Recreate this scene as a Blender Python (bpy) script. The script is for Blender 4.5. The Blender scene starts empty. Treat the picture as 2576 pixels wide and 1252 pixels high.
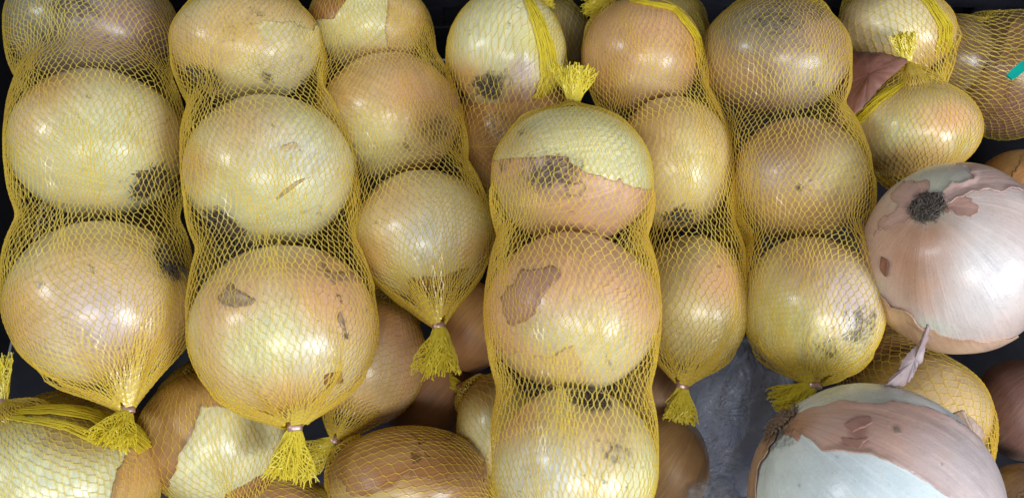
import bpy, math, random
import numpy as np
from mathutils import Vector, Matrix

# ------------------------------------------------------------------ camera, light, exposure
scene = bpy.context.scene
TILT = math.radians(22.0)
DIST, H0 = 0.44, 0.10               # distance along the view axis to the heap, height of the heap's upper layer
FPX = 2147.0                        # focal length for a frame 2576 units wide
CAM = np.array([0.0, -DIST*math.sin(TILT), H0 + DIST*math.cos(TILT)])
RIGHT = np.array([1.0, 0.0, 0.0])
UP = np.array([0.0, math.cos(TILT), math.sin(TILT)])
FWD = np.array([0.0, math.sin(TILT), -math.cos(TILT)])
cam_data = bpy.data.cameras.new('camera')
cam = bpy.data.objects.new('camera', cam_data)
scene.collection.objects.link(cam)
cam.location = CAM
cam.rotation_euler = (TILT, 0, 0)
cam_data.sensor_width = 36.0
cam_data.lens = 36.0*FPX/2576.0
cam_data.clip_start = 0.01
cam_data.clip_end = 50.0
cam_data.dof.use_dof = True
cam_data.dof.focus_distance = 0.43
cam_data.dof.aperture_fstop = 16.0
scene.camera = cam

world = bpy.data.worlds.new('World')
scene.world = world
world.use_nodes = True
world.node_tree.nodes['Background'].inputs[0].default_value = (0.86, 0.88, 1.0, 1)
world.node_tree.nodes['Background'].inputs[1].default_value = 0.16

def area_light(name, direction, dist, size, energy, color, size_y=None):
    d = bpy.data.lights.new(name, 'AREA')
    d.energy = energy
    d.color = color
    d.shape = 'RECTANGLE'
    d.size = size
    d.size_y = size_y or size
    o = bpy.data.objects.new(name, d)
    scene.collection.objects.link(o)
    v = Vector(direction).normalized()
    o.location = v*dist + Vector((0, 0, H0))
    o.rotation_euler = v.to_track_quat('Z', 'Y').to_euler()
    return o

area_light('window_light', (0.80, -0.66, 0.62), 1.5, 0.46, 18.0, (0.82, 0.89, 1.0), 0.46)
area_light('door_light', (-0.85, -0.02, 0.80), 1.6, 0.24, 6.5, (0.82, 0.89, 1.0), 0.30)
area_light('ceiling_light', (0.08, -0.75, 1.0), 1.9, 0.8, 16.0, (1.0, 0.99, 0.96), 0.45)

vs = scene.view_settings
vs.view_transform = 'Standard'
vs.look = 'None'
vs.gamma = 1.0
vs.use_curve_mapping = False
vs.exposure = 0.0
scene.cycles.use_denoising = True
scene.cycles.max_bounces = 5
scene.cycles.transparent_max_bounces = 8
scene.cycles.caustics_reflective = False
scene.cycles.caustics_refractive = False

# ------------------------------------------------------------------ helpers
COL = scene.collection
rng = np.random.default_rng(7)

def nrm(v):
    v = np.asarray(v, float)
    return v/np.linalg.norm(v, axis=-1, keepdims=True)

def at(px, py, h):
    """the point at height h that lies behind a place in the frame, and its depth along the view axis"""
    d = FWD + RIGHT*((px-1288.0)/FPX) - UP*((py-626.0)/FPX)
    t = (h-CAM[2])/d[2]
    return CAM + d*t, t

def snoise(P, freq, seed, octaves=1):
    P = np.asarray(P, float)
    out = np.zeros(P.shape[:-1])
    r = np.random.default_rng(seed)
    amp, tot, f = 1.0, 0.0, freq
    for o in range(octaves):
        acc = 0
        for k in range(7):
            d = nrm(r.normal(size=3))*r.uniform(0.7, 1.3)
            acc = acc + np.sin(P @ d*f + r.uniform(0, 6.28))
        out += amp*acc/2.6
        tot += amp
        amp *= 0.55
        f *= 2.05
    return out/tot

def sstep(a, b, x):
    t = np.clip((x-a)/(b-a), 0, 1)
    return t*t*(3-2*t)

def mesh_from(name, verts, faces, mats, parent=None, smooth=True, mat_index=None):
    me = bpy.data.meshes.new(name)
    me.from_pydata([tuple(v) for v in verts] if not isinstance(verts, list) else verts, [], faces if isinstance(faces, list) else faces.tolist())
    for m in mats:
        me.materials.append(m)
    if smooth:
        me.polygons.foreach_set('use_smooth', np.ones(len(me.polygons), bool))
    if mat_index is not None:
        me.polygons.foreach_set('material_index', np.asarray(mat_index, np.int32))
    me.update()
    o = bpy.data.objects.new(name, me)
    COL.objects.link(o)
    if parent is not None:
        o.parent = parent
    return o

def thing(name, label, cat, loc=(0, 0, 0), group=None):
    o = bpy.data.objects.new(name, None)
    o.empty_display_size = 0.01
    COL.objects.link(o)
    o.location = loc
    o['label'] = label
    o['category'] = cat
    if group:
        o['group'] = group
    return o

def tubes(paths, rad, sides=3, taper=None, normals=None):
    """tubes along K polylines of n points: verts, quads"""
    paths = np.asarray(paths, float)
    K, n, _ = paths.shape
    tan = np.gradient(paths, axis=1) if n > 2 else np.repeat((paths[:, 1:]-paths[:, :1]), 2, axis=1)
    tan = tan/np.maximum(np.linalg.norm(tan, axis=-1, keepdims=True), 1e-9)
    ref = np.where(np.abs(tan[:, :1, 2:3]) > 0.8, np.array([1.0, 0, 0]), np.array([0, 0, 1.0]))
    a = np.cross(tan, np.broadcast_to(ref, tan.shape))
    a = a/np.maximum(np.linalg.norm(a, axis=-1, keepdims=True), 1e-9)
    if normals is not None:                     # a flat side faces outwards, like the tape a net is made of
        a = normals-tan*(normals*tan).sum(-1, keepdims=True)
        a = a/np.maximum(np.linalg.norm(a, axis=-1, keepdims=True), 1e-9)
    b = np.cross(tan, a)
    rad = np.broadcast_to(np.asarray(rad, float), (K, n)) if np.ndim(rad) != 1 else np.broadcast_to(np.asarray(rad)[:, None], (K, n))
    if taper is not None:
        rad = rad*np.asarray(taper)[None, :]
    ang = (np.arange(sides)+0.5)*2*math.pi/sides if normals is not None else np.arange(sides)*2*math.pi/sides
    V = paths[:, :, None, :] + rad[:, :, None, None]*(np.cos(ang)[None, None, :, None]*a[:, :, None, :] + np.sin(ang)[None, None, :, None]*b[:, :, None, :])
    idx = np.arange(K*n*sides).reshape(K, n, sides)
    nx = np.roll(idx, -1, axis=2)
    F = np.stack([idx[:, :-1], nx[:, :-1], nx[:, 1:], idx[:, 1:]], -1).reshape(-1, 4)
    return V.reshape(-1, 3), F

# ------------------------------------------------------------------ materials
def new_mat(name):
    m = bpy.data.materials.new(name)
    m.use_nodes = True
    nt = m.node_tree
    nt.nodes.clear()
    out = nt.nodes.new('ShaderNodeOutputMaterial')
    return m, nt, out

def node(nt, kind, **kw):
    n = nt.nodes.new(kind)
    for k, v in kw.items():
        if k.startswith('i_'):
            n.inputs[k[2:].replace('_', ' ')].default_value = v
        else:
            setattr(n, k, v)
    return n

def math_n(nt, op, a, b=None, clamp=False):
    n = nt.nodes.new('ShaderNodeMath')
    n.operation = op
    n.use_clamp = clamp
    for i, x in enumerate((a, b)):
        if x is None:
            continue
        if isinstance(x, (int, float)):
            n.inputs[i].default_value = x
        else:
            nt.links.new(x, n.inputs[i])
    return n.outputs[0]

def mixc(nt, fac, a, b, mode='MIX'):
    n = nt.nodes.new('ShaderNodeMix')
    n.data_type = 'RGBA'
    n.blend_type = mode
    for sock, x in ((n.inputs[0], fac), (n.inputs[6], a), (n.inputs[7], b)):
        if isinstance(x, (int, float)):
            sock.default_value = x
        elif isinstance(x, tuple):
            sock.default_value = x + (1,) if len(x) == 3 else x
        else:
            nt.links.new(x, sock)
    return n.outputs[2]

def ramp(nt, x, lo, hi):
    n = nt.nodes.new('ShaderNodeMapRange')
    n.interpolation_type = 'SMOOTHSTEP'
    nt.links.new(x, n.inputs['Value'])
    n.inputs['From Min'].default_value = lo
    n.inputs['From Max'].default_value = hi
    return n.outputs[0]

def onion_material(name, rough, streak, coat=0.0, speck=0.6):
    m, nt, out = new_mat(name)
    L = nt.links.new
    tint = node(nt, 'ShaderNodeAttribute', attribute_name='tint')
    dirt = node(nt, 'ShaderNodeAttribute', attribute_name='dirt')
    pole = node(nt, 'ShaderNodeAttribute', attribute_name='pole')
    tc = node(nt, 'ShaderNodeTexCoord')
    sep = node(nt, 'ShaderNodeSeparateXYZ')
    L(pole.outputs['Vector'], sep.inputs[0])
    flat = node(nt, 'ShaderNodeCombineXYZ')
    L(sep.outputs[0], flat.inputs[0]); L(sep.outputs[1], flat.inputs[1])
    nv = node(nt, 'ShaderNodeVectorMath', operation='NORMALIZE')
    L(flat.outputs[0], nv.inputs[0])
    sc = node(nt, 'ShaderNodeVectorMath', operation='SCALE'); sc.inputs['Scale'].default_value = 11.0
    L(nv.outputs[0], sc.inputs[0])
    zc = node(nt, 'ShaderNodeCombineXYZ')
    L(math_n(nt, 'MULTIPLY', sep.outputs[2], 0.9), zc.inputs[2])
    add = node(nt, 'ShaderNodeVectorMath', operation='ADD')
    L(sc.outputs[0], add.inputs[0]); L(zc.outputs[0], add.inputs[1])
    rnd = node(nt, 'ShaderNodeObjectInfo')
    n1 = node(nt, 'ShaderNodeTexNoise', noise_dimensions='4D', i_Scale=1.6, i_Detail=5.0, i_Roughness=0.65)
    L(add.outputs[0], n1.inputs['Vector']); L(math_n(nt, 'MULTIPLY', rnd.outputs['Random'], 50.0), n1.inputs['W'])
    n2 = node(nt, 'ShaderNodeTexNoise', i_Scale=70.0, i_Detail=6.0, i_Roughness=0.62)
    L(tc.outputs['Object'], n2.inputs['Vector'])
    n3 = node(nt, 'ShaderNodeTexNoise', i_Scale=520.0, i_Detail=3.0, i_Roughness=0.6)
    L(tc.outputs['Object'], n3.inputs['Vector'])
    n4 = node(nt, 'ShaderNodeTexNoise', i_Scale=210.0, i_Detail=4.0, i_Roughness=0.7)
    L(tc.outputs['Object'], n4.inputs['Vector'])
    s = math_n(nt, 'MULTIPLY', math_n(nt, 'SUBTRACT', n1.outputs['Fac'], 0.5), streak)
    b = math_n(nt, 'MULTIPLY', math_n(nt, 'SUBTRACT', n2.outputs['Fac'], 0.5), 0.55)
    val = math_n(nt, 'ADD', math_n(nt, 'ADD', s, b), 1.0)
    c = mixc(nt, 1.0, tint.outputs['Color'], val, 'MULTIPLY')
    warm = ramp(nt, n2.outputs['Fac'], 0.52, 0.72)
    c = mixc(nt, math_n(nt, 'MULTIPLY', warm, 0.3), c, mixc(nt, 1.0, c, (0.86, 0.66, 0.48), 'MULTIPLY'))
    # fine dark veins along the meridians
    vein = ramp(nt, math_n(nt, 'ABSOLUTE', math_n(nt, 'SUBTRACT', n1.outputs['Fac'], 0.53)), 0.012, 0.0)
    c = mixc(nt, math_n(nt, 'MULTIPLY', vein, 0.36), c, mixc(nt, 1.0, c, (0.55, 0.40, 0.30), 'MULTIPLY'))
    # specks and earth
    wv = node(nt, 'ShaderNodeVectorMath', operation='MULTIPLY_ADD')
    L(n2.outputs['Color'], wv.inputs[0]); wv.inputs[1].default_value = (0.02, 0.02, 0.02); L(tc.outputs['Object'], wv.inputs[2])
    vo = node(nt, 'ShaderNodeTexVoronoi', feature='DISTANCE_TO_EDGE', i_Scale=38.0)
    L(wv.outputs[0], vo.inputs['Vector'])
    n6 = node(nt, 'ShaderNodeTexNoise', i_Scale=42.0, i_Detail=3.0)
    L(tc.outputs['Object'], n6.inputs['Vector'])
    crack = math_n(nt, 'MULTIPLY', ramp(nt, vo.outputs['Distance'], 0.022, 0.004), ramp(nt, n6.outputs['Fac'], 0.60, 0.68))
    c = mixc(nt, math_n(nt, 'MULTIPLY', crack, speck), c, (0.20, 0.12, 0.06))
    spk = ramp(nt, n4.outputs['Fac'], 0.655, 0.72)
    c = mixc(nt, math_n(nt, 'MULTIPLY', spk, speck), c, (0.16, 0.10, 0.05))
    dn = math_n(nt, 'ADD', math_n(nt, 'MULTIPLY', math_n(nt, 'SUBTRACT', n3.outputs['Fac'], 0.5), 1.5), math_n(nt, 'MULTIPLY', math_n(nt, 'SUBTRACT', n4.outputs['Fac'], 0.5), 2.6))
    grain = math_n(nt, 'MULTIPLY', ramp(nt, math_n(nt, 'ADD', dirt.outputs['Fac'], dn), 0.40, 1.0), ramp(nt, dirt.outputs['Fac'], 0.02, 0.25))
    smear = ramp(nt, math_n(nt, 'ADD', dirt.outputs['Fac'], math_n(nt, 'MULTIPLY', dn, 0.45)), 0.18, 1.0)
    dm = math_n(nt, 'ADD', math_n(nt, 'MULTIPLY', grain, 0.40), math_n(nt, 'MULTIPLY', smear, 0.58))
    c = mixc(nt, math_n(nt, 'MULTIPLY', dm, 0.85), c, (0.040, 0.030, 0.024))
    p = node(nt, 'ShaderNodeBsdfPrincipled')
    L(c, p.inputs['Base Color'])
    rr = math_n(nt, 'ADD', math_n(nt, 'MULTIPLY', n2.outputs['Fac'], 0.25), rough-0.12)
    rr = math_n(nt, 'ADD', rr, math_n(nt, 'MULTIPLY', dm, 0.35), True)
    L(rr, p.inputs['Roughness'])
    p.inputs['Specular IOR Level'].default_value = 0.5
    p.inputs['Subsurface Weight'].default_value = 0.0
    p.inputs['Subsurface Radius'].default_value = (1.0, 0.6, 0.25)
    p.inputs['Subsurface Scale'].default_value = 0.004
    p.inputs['Coat Weight'].default_value = coat
    p.inputs['Coat Roughness'].default_value = 0.17
    bp = node(nt, 'ShaderNodeBump', i_Strength=0.28, i_Distance=0.0012)
    hgt = math_n(nt, 'ADD', math_n(nt, 'MULTIPLY', n1.outputs['Fac'], 1.0), math_n(nt, 'MULTIPLY', n4.outputs['Fac'], 0.55))
    hgt = math_n(nt, 'ADD', hgt, math_n(nt, 'MULTIPLY', n3.outputs['Fac'], 0.18))
    L(hgt, bp.inputs['Height'])
    L(bp.outputs[0], p.inputs['Normal'])
    L(p.outputs[0], out.inputs[0])
    return m

M_ONION = onion_material('onion_flesh_skin', 0.30, 0.7, 0.30)
M_LOOSE = onion_material('onion_bare_layer', 0.28, 0.42, 0.15, 0.12)
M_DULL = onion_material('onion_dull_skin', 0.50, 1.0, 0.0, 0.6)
M_SKIN = onion_material('onion_dry_skin', 0.31, 0.8, 0.0, 0.45)

def net_material(name, col, trans, transl, rough):
    m, nt, out = new_mat(name)
    L = nt.links.new
    p = node(nt, 'ShaderNodeBsdfPrincipled', i_Base_Color=col + (1,), i_Roughness=rough)
    p.inputs['Specular IOR Level'].default_value = 0.6
    t = node(nt, 'ShaderNodeBsdfTranslucent', i_Color=col + (1,))
    m1 = node(nt, 'ShaderNodeMixShader'); m1.inputs[0].default_value = transl
    L(p.outputs[0], m1.inputs[1]); L(t.outputs[0], m1.inputs[2])
    if trans:
        tr = node(nt, 'ShaderNodeBsdfTransparent', i_Color=(1.0, 0.93, 0.64, 1))
        m2 = node(nt, 'ShaderNodeMixShader'); m2.inputs[0].default_value = trans
        L(m1.outputs[0], m2.inputs[1]); L(tr.outputs[0], m2.inputs[2])
        L(m2.outputs[0], out.inputs[0])
    else:
        L(m1.outputs[0], out.inputs[0])
    return m

M_STRAND = net_material('net_strand', (0.98, 0.83, 0.28), 0.50, 0.35, 0.18)
M_KNOT = net_material('net_knot', (0.98, 0.82, 0.10), 0.30, 0.30, 0.18)
M_TASSEL = net_material('net_tassel', (1.0, 0.88, 0.10), 0.0, 0.50, 0.26)

def plain(name, col, rough=0.5, metal=0.0, noise=0.0, scale=100.0):
    m, nt, out = new_mat(name)
    p = node(nt, 'ShaderNodeBsdfPrincipled', i_Base_Color=col + (1,), i_Roughness=rough, i_Metallic=metal)
    if noise:
        tc = node(nt, 'ShaderNodeTexCoord')
        n = node(nt, 'ShaderNodeTexNoise', i_Scale=scale, i_Detail=5.0)
        nt.links.new(tc.outputs['Object'], n.inputs['Vector'])
        c = mixc(nt, n.outputs['Fac'], tuple(x*(1-noise) for x in col), tuple(min(1, x*(1+noise)) for x in col))
        nt.links.new(c, p.inputs['Base Color'])
        b = node(nt, 'ShaderNodeBump', i_Strength=0.2, i_Distance=0.001)
        nt.links.new(n.outputs['Fac'], b.inputs['Height'])
        nt.links.new(b.outputs[0], p.inputs['Normal'])
    nt.links.new(p.outputs[0], out.inputs[0])
    return m

M_ROOT = plain('root_fibre', (0.12, 0.10, 0.085), 0.85, 0, 0.6, 300)
M_STEM = plain('dry_neck', (0.19, 0.13, 0.09), 0.8, 0, 0.7, 250)
M_CLIP = plain('clip_metal', (0.62, 0.42, 0.38), 0.42, 0.7, 0.25, 400)
M_CRATE = plain('crate_plastic', (0.026, 0.028, 0.040), 0.45, 0, 0.5, 60)
M_GREEN = plain('green_plastic', (0.0, 0.42, 0.33), 0.35, 0, 0.15, 200)

def peel_material():
    m, nt, out = new_mat('dry_peel')
    L = nt.links.new
    tc = node(nt, 'ShaderNodeTexCoord')
    tint = node(nt, 'ShaderNodeAttribute', attribute_name='tint')
    n = node(nt, 'ShaderNodeTexNoise', i_Scale=120.0, i_Detail=6.0, i_Roughness=0.7)
    L(tc.outputs['Object'], n.inputs['Vector'])
    c = mixc(nt, 1.0, tint.outputs['Color'], math_n(nt, 'ADD', math_n(nt, 'MULTIPLY', n.outputs['Fac'], 1.0), 0.5), 'MULTIPLY')
    p = node(nt, 'ShaderNodeBsdfPrincipled', i_Roughness=0.45)
    L(c, p.inputs['Base Color'])
    t = node(nt, 'ShaderNodeBsdfTranslucent')
    L(c, t.inputs['Color'])
    b = node(nt, 'ShaderNodeBump', i_Strength=0.4, i_Distance=0.001)
    L(n.outputs['Fac'], b.inputs['Height']); L(b.outputs[0], p.inputs['Normal'])
    mx = node(nt, 'ShaderNodeMixShader'); mx.inputs[0].default_value = 0.3
    L(p.outputs[0], mx.inputs[1]); L(t.outputs[0], mx.inputs[2]); L(mx.outputs[0], out.inputs[0])
    return m
M_PEEL = peel_material()

def film_material():
    m, nt, out = new_mat('clear_film')
    L = nt.links.new
    tc = node(nt, 'ShaderNodeTexCoord')
    n = node(nt, 'ShaderNodeTexNoise', i_Scale=35.0, i_Detail=5.0, i_Roughness=0.65, i_Distortion=0.6)
    L(tc.outputs['Object'], n.inputs['Vector'])
    n5 = node(nt, 'ShaderNodeTexNoise', i_Scale=55.0, i_Detail=4.0, i_Distortion=2.5)
    L(tc.outputs['Object'], n5.inputs['Vector'])
    p = node(nt, 'ShaderNodeBsdfPrincipled', i_Base_Color=(0.70, 0.72, 0.78, 1), i_Roughness=0.13)
    b = node(nt, 'ShaderNodeBump', i_Strength=0.8, i_Distance=0.006)
    ridge = math_n(nt, 'ABSOLUTE', math_n(nt, 'SUBTRACT', n5.outputs['Fac'], 0.5))
    L(ridge, b.inputs['Height'])
    L(b.outputs[0], p.inputs['Normal'])
    tr = node(nt, 'ShaderNodeBsdfTransparent', i_Color=(0.93, 0.95, 1.0, 1))
    mx = node(nt, 'ShaderNodeMixShader')
    L(math_n(nt, 'ADD', ramp(nt, n.outputs['Fac'], 0.7, 0.3), 0.0), mx.inputs[0])
    mr = nt.nodes.new('ShaderNodeMapRange')
    L(n.outputs['Fac'], mr.inputs['Value'])
    mr.inputs['From Min'].default_value = 0.3; mr.inputs['From Max'].default_value = 0.7
    mr.inputs['To Min'].default_value = 0.90; mr.inputs['To Max'].default_value = 0.70
    L(mr.outputs[0], mx.inputs[0])
    L(p.outputs[0], mx.inputs[1]); L(tr.outputs[0], mx.inputs[2]); L(mx.outputs[0], out.inputs[0])
    return m
M_FILM = film_material()

# ------------------------------------------------------------------ the crate
FLOOR = -0.045
def box(V, F, x0, x1, y0, y1, z0, z1):
    b = len(V)
    V += [(x0, y0, z0), (x1, y0, z0), (x1, y1, z0), (x0, y1, z0), (x0, y0, z1), (x1, y0, z1), (x1, y1, z1), (x0, y1, z1)]
    F += [[b+i for i in q] for q in ((3, 2, 1, 0), (4, 5, 6, 7), (0, 1, 5, 4), (1, 2, 6, 5), (2, 3, 7, 6), (3, 0, 4, 7))]

def box_obj(name, boxes, mat, parent, bevel=0.0015):
    V, F = [], []
    for b in boxes:
        box(V, F, *b)
    o = mesh_from(name, V, F, [mat], parent, smooth=False)
    md = o.modifiers.new('bevel', 'BEVEL'); md.width = bevel; md.segments = 2
    return o

crate = thing('crate', 'dark blue-black plastic crate holding all the onions', 'crate', (0, 0, FLOOR))
def zf(z): return z - FLOOR
XL, XR, YB, YF = -0.335, 0.40, 0.215, -0.26
box_obj('crate_bottom', [(XL, XR, YF, YB, -0.006, 0.0)], M_CRATE, crate)
# back panel: rails and posts round a row of vent openings, closed off behind by an added sheet
wb = []
for z0, z1 in ((0.0, 0.040), (0.062, 0.085), (0.107, 0.165)):
    wb.append((XL, XR, YB, YB+0.005, z0, z1))
x = XL
while x < XR:
    wb.append((x, min(x+0.022, XR), YB+0.0005, YB+0.0045, 0.040, 0.062))
    wb.append((x, min(x+0.022, XR), YB+0.0005, YB+0.0045, 0.085, 0.107))
    x += 0.066
wb.append((XL, XR, YB+0.012, YB+0.015, 0.0, 0.16))  # backing sheet added so the bright world does not show through the openings
box_obj('back_panel', wb, M_CRATE, crate, 0.001)
box_obj('back_rim', [(XL, XR, YB-0.006, YB+0.012, 0.165, 0.173)], M_CRATE, crate)
box_obj('stiffening_rib', [(XL, XR, YB-0.004, YB-0.0005, 0.086, 0.090)], M_CRATE, crate, 0.0008)
box_obj('side_panel', [(XL-0.005, XL, YF, YB, 0.0, 0.165)], M_CRATE, crate)
box_obj('side_panel', [(XR, XR+0.005, YF, YB, 0.0, 0.165)], M_CRATE, crate)
box_obj('front_panel', [(XL, XR, YF-0.005, YF, 0.0, 0.11)], M_CRATE, crate)

# ------------------------------------------------------------------ onions
PALE = (0.73, 0.72, 0.44); CREAM = (0.76, 0.69, 0.41); TAN = (0.69, 0.51, 0.27); OCHRE = (0.62, 0.40, 0.16)
ORANGE = (0.56, 0.30, 0.11); PINK = (0.58, 0.31, 0.19); BROWN = (0.36, 0.19, 0.085); RED = (0.30, 0.13, 0.085)
GREEN = (0.68, 0.71, 0.48); WHITE = (0.70, 0.71, 0.64); MAUVE = (0.44, 0.34, 0.33); GREY = (0.30, 0.27, 0.22)
LILAC = (0.62, 0.52, 0.50); PEACH = (0.73, 0.44, 0.25)

ONIONS = {}

class Onion:
    pass

def inpoly_sd(poly, X, Y):
    """signed distance to a polygon, positive inside"""
    poly = np.asarray(poly, float)
    d2 = np.full(X.shape, 1e9)
    inside = np.zeros(X.shape, bool)
    n = len(poly)
    for i in range(n):
        a, b = poly[i], poly[(i+1) % n]
        e = b-a
        t = np.clip(((X-a[0])*e[0]+(Y-a[1])*e[1])/(e@e+1e-12), 0, 1)
        d2 = np.minimum(d2, (X-a[0]-t*e[0])**2+(Y-a[1]-t*e[1])**2)
        cond = ((a[1] > Y) != (b[1] > Y))
        xi = a[0]+(Y-a[1])*e[0]/(e[1] if abs(e[1]) > 1e-12 else 1e-12)
        inside ^= cond & (X < xi)
    d = np.sqrt(d2)
    return np.where(inside, d, -d)

def set_attrs(me, tint, dirt, pole):
    a = me.attributes.new('tint', 'FLOAT_COLOR', 'POINT')
    a.data.foreach_set('color', np.concatenate([tint, np.ones((len(tint), 1))], 1).astype(np.float32).ravel())
    if dirt is not None:
        a = me.attributes.new('dirt', 'FLOAT', 'POINT')
        a.data.foreach_set('value', dirt.astype(np.float32))
        a = me.attributes.new('pole', 'FLOAT_VECTOR', 'POINT')
        a.data.foreach_set('vector', pole.astype(np.float32).ravel())

def onion(key, px, py, rx, ry, h, label, col, col2, pole=(0.65, 0.74, 0.15), root=None, stem=None, blobs=(), dirt=(), skins=(),
          roots=0, lump=0.03, res=(64, 100), mat=None, group='onions in net bags', neck=False, rz=None, root_len=(0.08, 0.26), skin_res=(100, 160)):
    """(px, py) centre in the frame, rx/ry half-widths there, h the height of its centre over the heap's zero level"""
    seed = abs(hash_str(key)) % 100000
    c, t = at(px, py, h)
    o = Onion(); ONIONS[key] = o
    o.c = c
    k = t/FPX
    back = nrm(CAM-c)
    right = nrm(RIGHT-back*(RIGHT@back))
    up = np.cross(back, right)
    o.B = np.stack([right, up, back])              # rows: the onion's own side, upper and front directions
    o.R = np.array([rx*k, ry*k, (rz or 0.5*(rx+ry))*k])
    def disc_dir(p):
        x, y = p[0], p[1]
        r = math.hypot(x, y)
        if r > 0.999:
            x, y = x/r*0.999, y/r*0.999
        return np.array([x, y, math.sqrt(max(0, 1-x*x-y*y))*(p[2] if len(p) > 2 else 1)])
    if root is not None:
        zdir = -disc_dir(root)
    elif stem is not None:
        zdir = disc_dir(stem)
    else:
        zdir = nrm(np.array(pole, float))
    zdir = nrm(zdir)
    xdir = nrm(np.cross(zdir, [0.31, 0.87, 0.4])); ydir = np.cross(zdir, xdir)
    def grid(nt_, np_):
        th = np.linspace(0, math.pi, nt_+1)[1:-1]
        ph = np.arange(np_)*2*math.pi/np_
        TH, PH = np.meshgrid(th, ph, indexing='ij')
        U = np.stack([np.sin(TH)*np.cos(PH), np.sin(TH)*np.sin(PH), np.cos(TH)], -1).reshape(-1, 3)
        U = np.concatenate([U, [[0, 0, 1], [0, 0, -1]]])
        idx = np.arange((nt_-1)*np_).reshape(nt_-1, np_)
        nx = np.roll(idx, -1, 1)
        tris = [np.stack([idx[:-1], idx[1:], nx[1:]], -1).reshape(-1, 3), np.stack([idx[:-1], nx[1:], nx[:-1]], -1).reshape(-1, 3)]
        q = np.stack([idx[:-1], idx[1:], nx[1:], nx[:-1]], -1).reshape(-1, 4)
        top, bot = len(U)-2, len(U)-1
        c1 = np.stack([np.full(np_, top), idx[0], nx[0]], -1)
        c2 = np.stack([np.full(np_, bot), nx[-1], idx[-1]], -1)
        return U, q, np.concatenate([c1, c2]), np.concatenate(tris+[c1, c2])
    def profile(U):
        th = np.arccos(np.clip(U[:, 2], -1, 1))
        r = 1 - 0.055*np.exp(-((math.pi-th)/0.30)**2) - 0.03*np.exp(-((th)/0.5)**2)
        if neck:
            r = r + 0.16*np.exp(-(th/0.20)**2)
        r = r - lump*(0.5+0.5*snoise(U, 2.3, seed, 2)) - 0.005*snoise(U*np.array([6, 6, 0.6]), 1.6, seed+5)
        ph = np.arctan2(U[:, 1], U[:, 0])
        r = r - 0.004*np.sin(ph*9+seed)*np.sin(th)**0.5
        return r*(1+0.45*lump)
    def place(U, off=0.0):
        """unit pole-frame directions -> (positions about the centre, unit directions in the side/upper/front frame)"""
        D = U[:, :1]*xdir + U[:, 1:2]*ydir + U[:, 2:3]*zdir
        Pp = D*(profile(U)+off)[:, None]*o.R
        return Pp @ o.B, D
    o.factor = lambda Dq: profile(np.stack([Dq @ xdir, Dq @ ydir, Dq @ zdir], -1)) + (0.012 if skins else 0.0)
    def disc_xy(D):
        rho = np.hypot(D[:, 0], D[:, 1])
        s = np.where(D[:, 2] >= 0, 1.0, (2-rho)/np.maximum(rho, 1e-6))
        return D[:, 0]*s, D[:, 1]*s
    def paint(U, D, base, base2, blobs_, with_dirt=True):
        X, Y = disc_xy(D)
        w = sstep(-0.35, 0.45, snoise(U, 2.2, seed+11, 4))[:, None]
        T = np.array(base)*(1-w)+np.array(base2)*w
        th = np.arccos(np.clip(U[:, 2], -1, 1))
        pw = (0.45*np.exp(-(th/0.45)**2)+0.35*np.exp(-((math.pi-th)/0.4)**2))[:, None]
        T = T*(1-pw)+np.array(base2)*0.75*pw
        wob = 0.16*snoise(D, 5.0, seed+3, 4)
        for (bx, by, br, soft, bc) in blobs_:
            if isinstance(br, tuple):
                dd = np.hypot((X-bx)/br[0], (Y-by)/br[1])-1; sf = soft
                ww = sstep(sf, -sf, dd+wob)[:, None]
            else:
                dd = np.hypot(X-bx, Y-by)-br
                ww = sstep(soft, -soft, dd+wob*0.6)[:, None]
            T = T*(1-ww)+np.array(bc)*ww
        E = np.zeros(len(U))
        for (bx, by, br, amt) in dirt:
            E = np.maximum(E, amt*sstep(br*1.7, br*0.2, np.hypot(X-bx, Y-by)+0.35*br*snoise(D, 9.0, seed+21, 3)))
        return T, E
    root_ob = thing('onion', label, 'onion', c, group)
    o.ob = root_ob
    U, Q, C, _ = grid(*res)
    P, D = place(U)
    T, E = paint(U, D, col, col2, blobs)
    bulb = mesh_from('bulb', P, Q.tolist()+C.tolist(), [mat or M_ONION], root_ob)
    set_attrs(bulb.data, T, E, U)
    o.surface = lambda dx, dy, off=0.0: surf(dx, dy, off)
    def surf(dx, dy, off):
        d = disc_dir((dx, dy))
        Uq = np.array([[d@xdir, d@ydir, d@zdir]])
        return place(Uq, off)[0][0] + c
    if skins:
        U2, Q2, C2, TR = grid(*skin_res)
        P2, D2 = place(U2, 0.0)
        X2, Y2 = disc_xy(D2)
        for si, sk in enumerate(skins):
            poly, sc1, sc2 = sk['poly'], sk['col'], sk.get('col2', sk['col'])
            jag = sk.get('jag', 0.05)
            lift = sk.get('lift', 0.010)
            f = inpoly_sd(poly, X2, Y2) + jag*snoise(D2, 9.0, seed+40+si, 4) + jag*0.5*snoise(D2, 31.0, seed+60+si, 2)
            Ps, _ = place(U2, lift+0.003*snoise(D2, 8, seed+77)+sk.get('curl', 0.020)*sstep(0.07, -0.01, f)*np.clip(0.35+snoise(D2, 7.0, seed+91), 0, 1.3))
            T2, E2 = paint(U2, D2, sc1, sc2, sk.get('blobs', ()))
            rimw = sstep(0.05, 0.0, f)[:, None]*sk.get('rim', 0.5)
            T2 = T2*(1-rimw)+np.array(sk.get('rimcol', (0.20, 0.10, 0.06)))*rimw
            Vv, Ff, At = clip_mesh(TR, f, np.concatenate([Ps, T2, E2[:, None], U2], 1))
            if len(Ff) == 0:
                continue
            ob = mesh_from('outer_skin', At[:, :3], Ff, [M_SKIN], root_ob)
            set_attrs(ob.data, At[:, 3:6], At[:, 6], At[:, 7:10])
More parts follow.
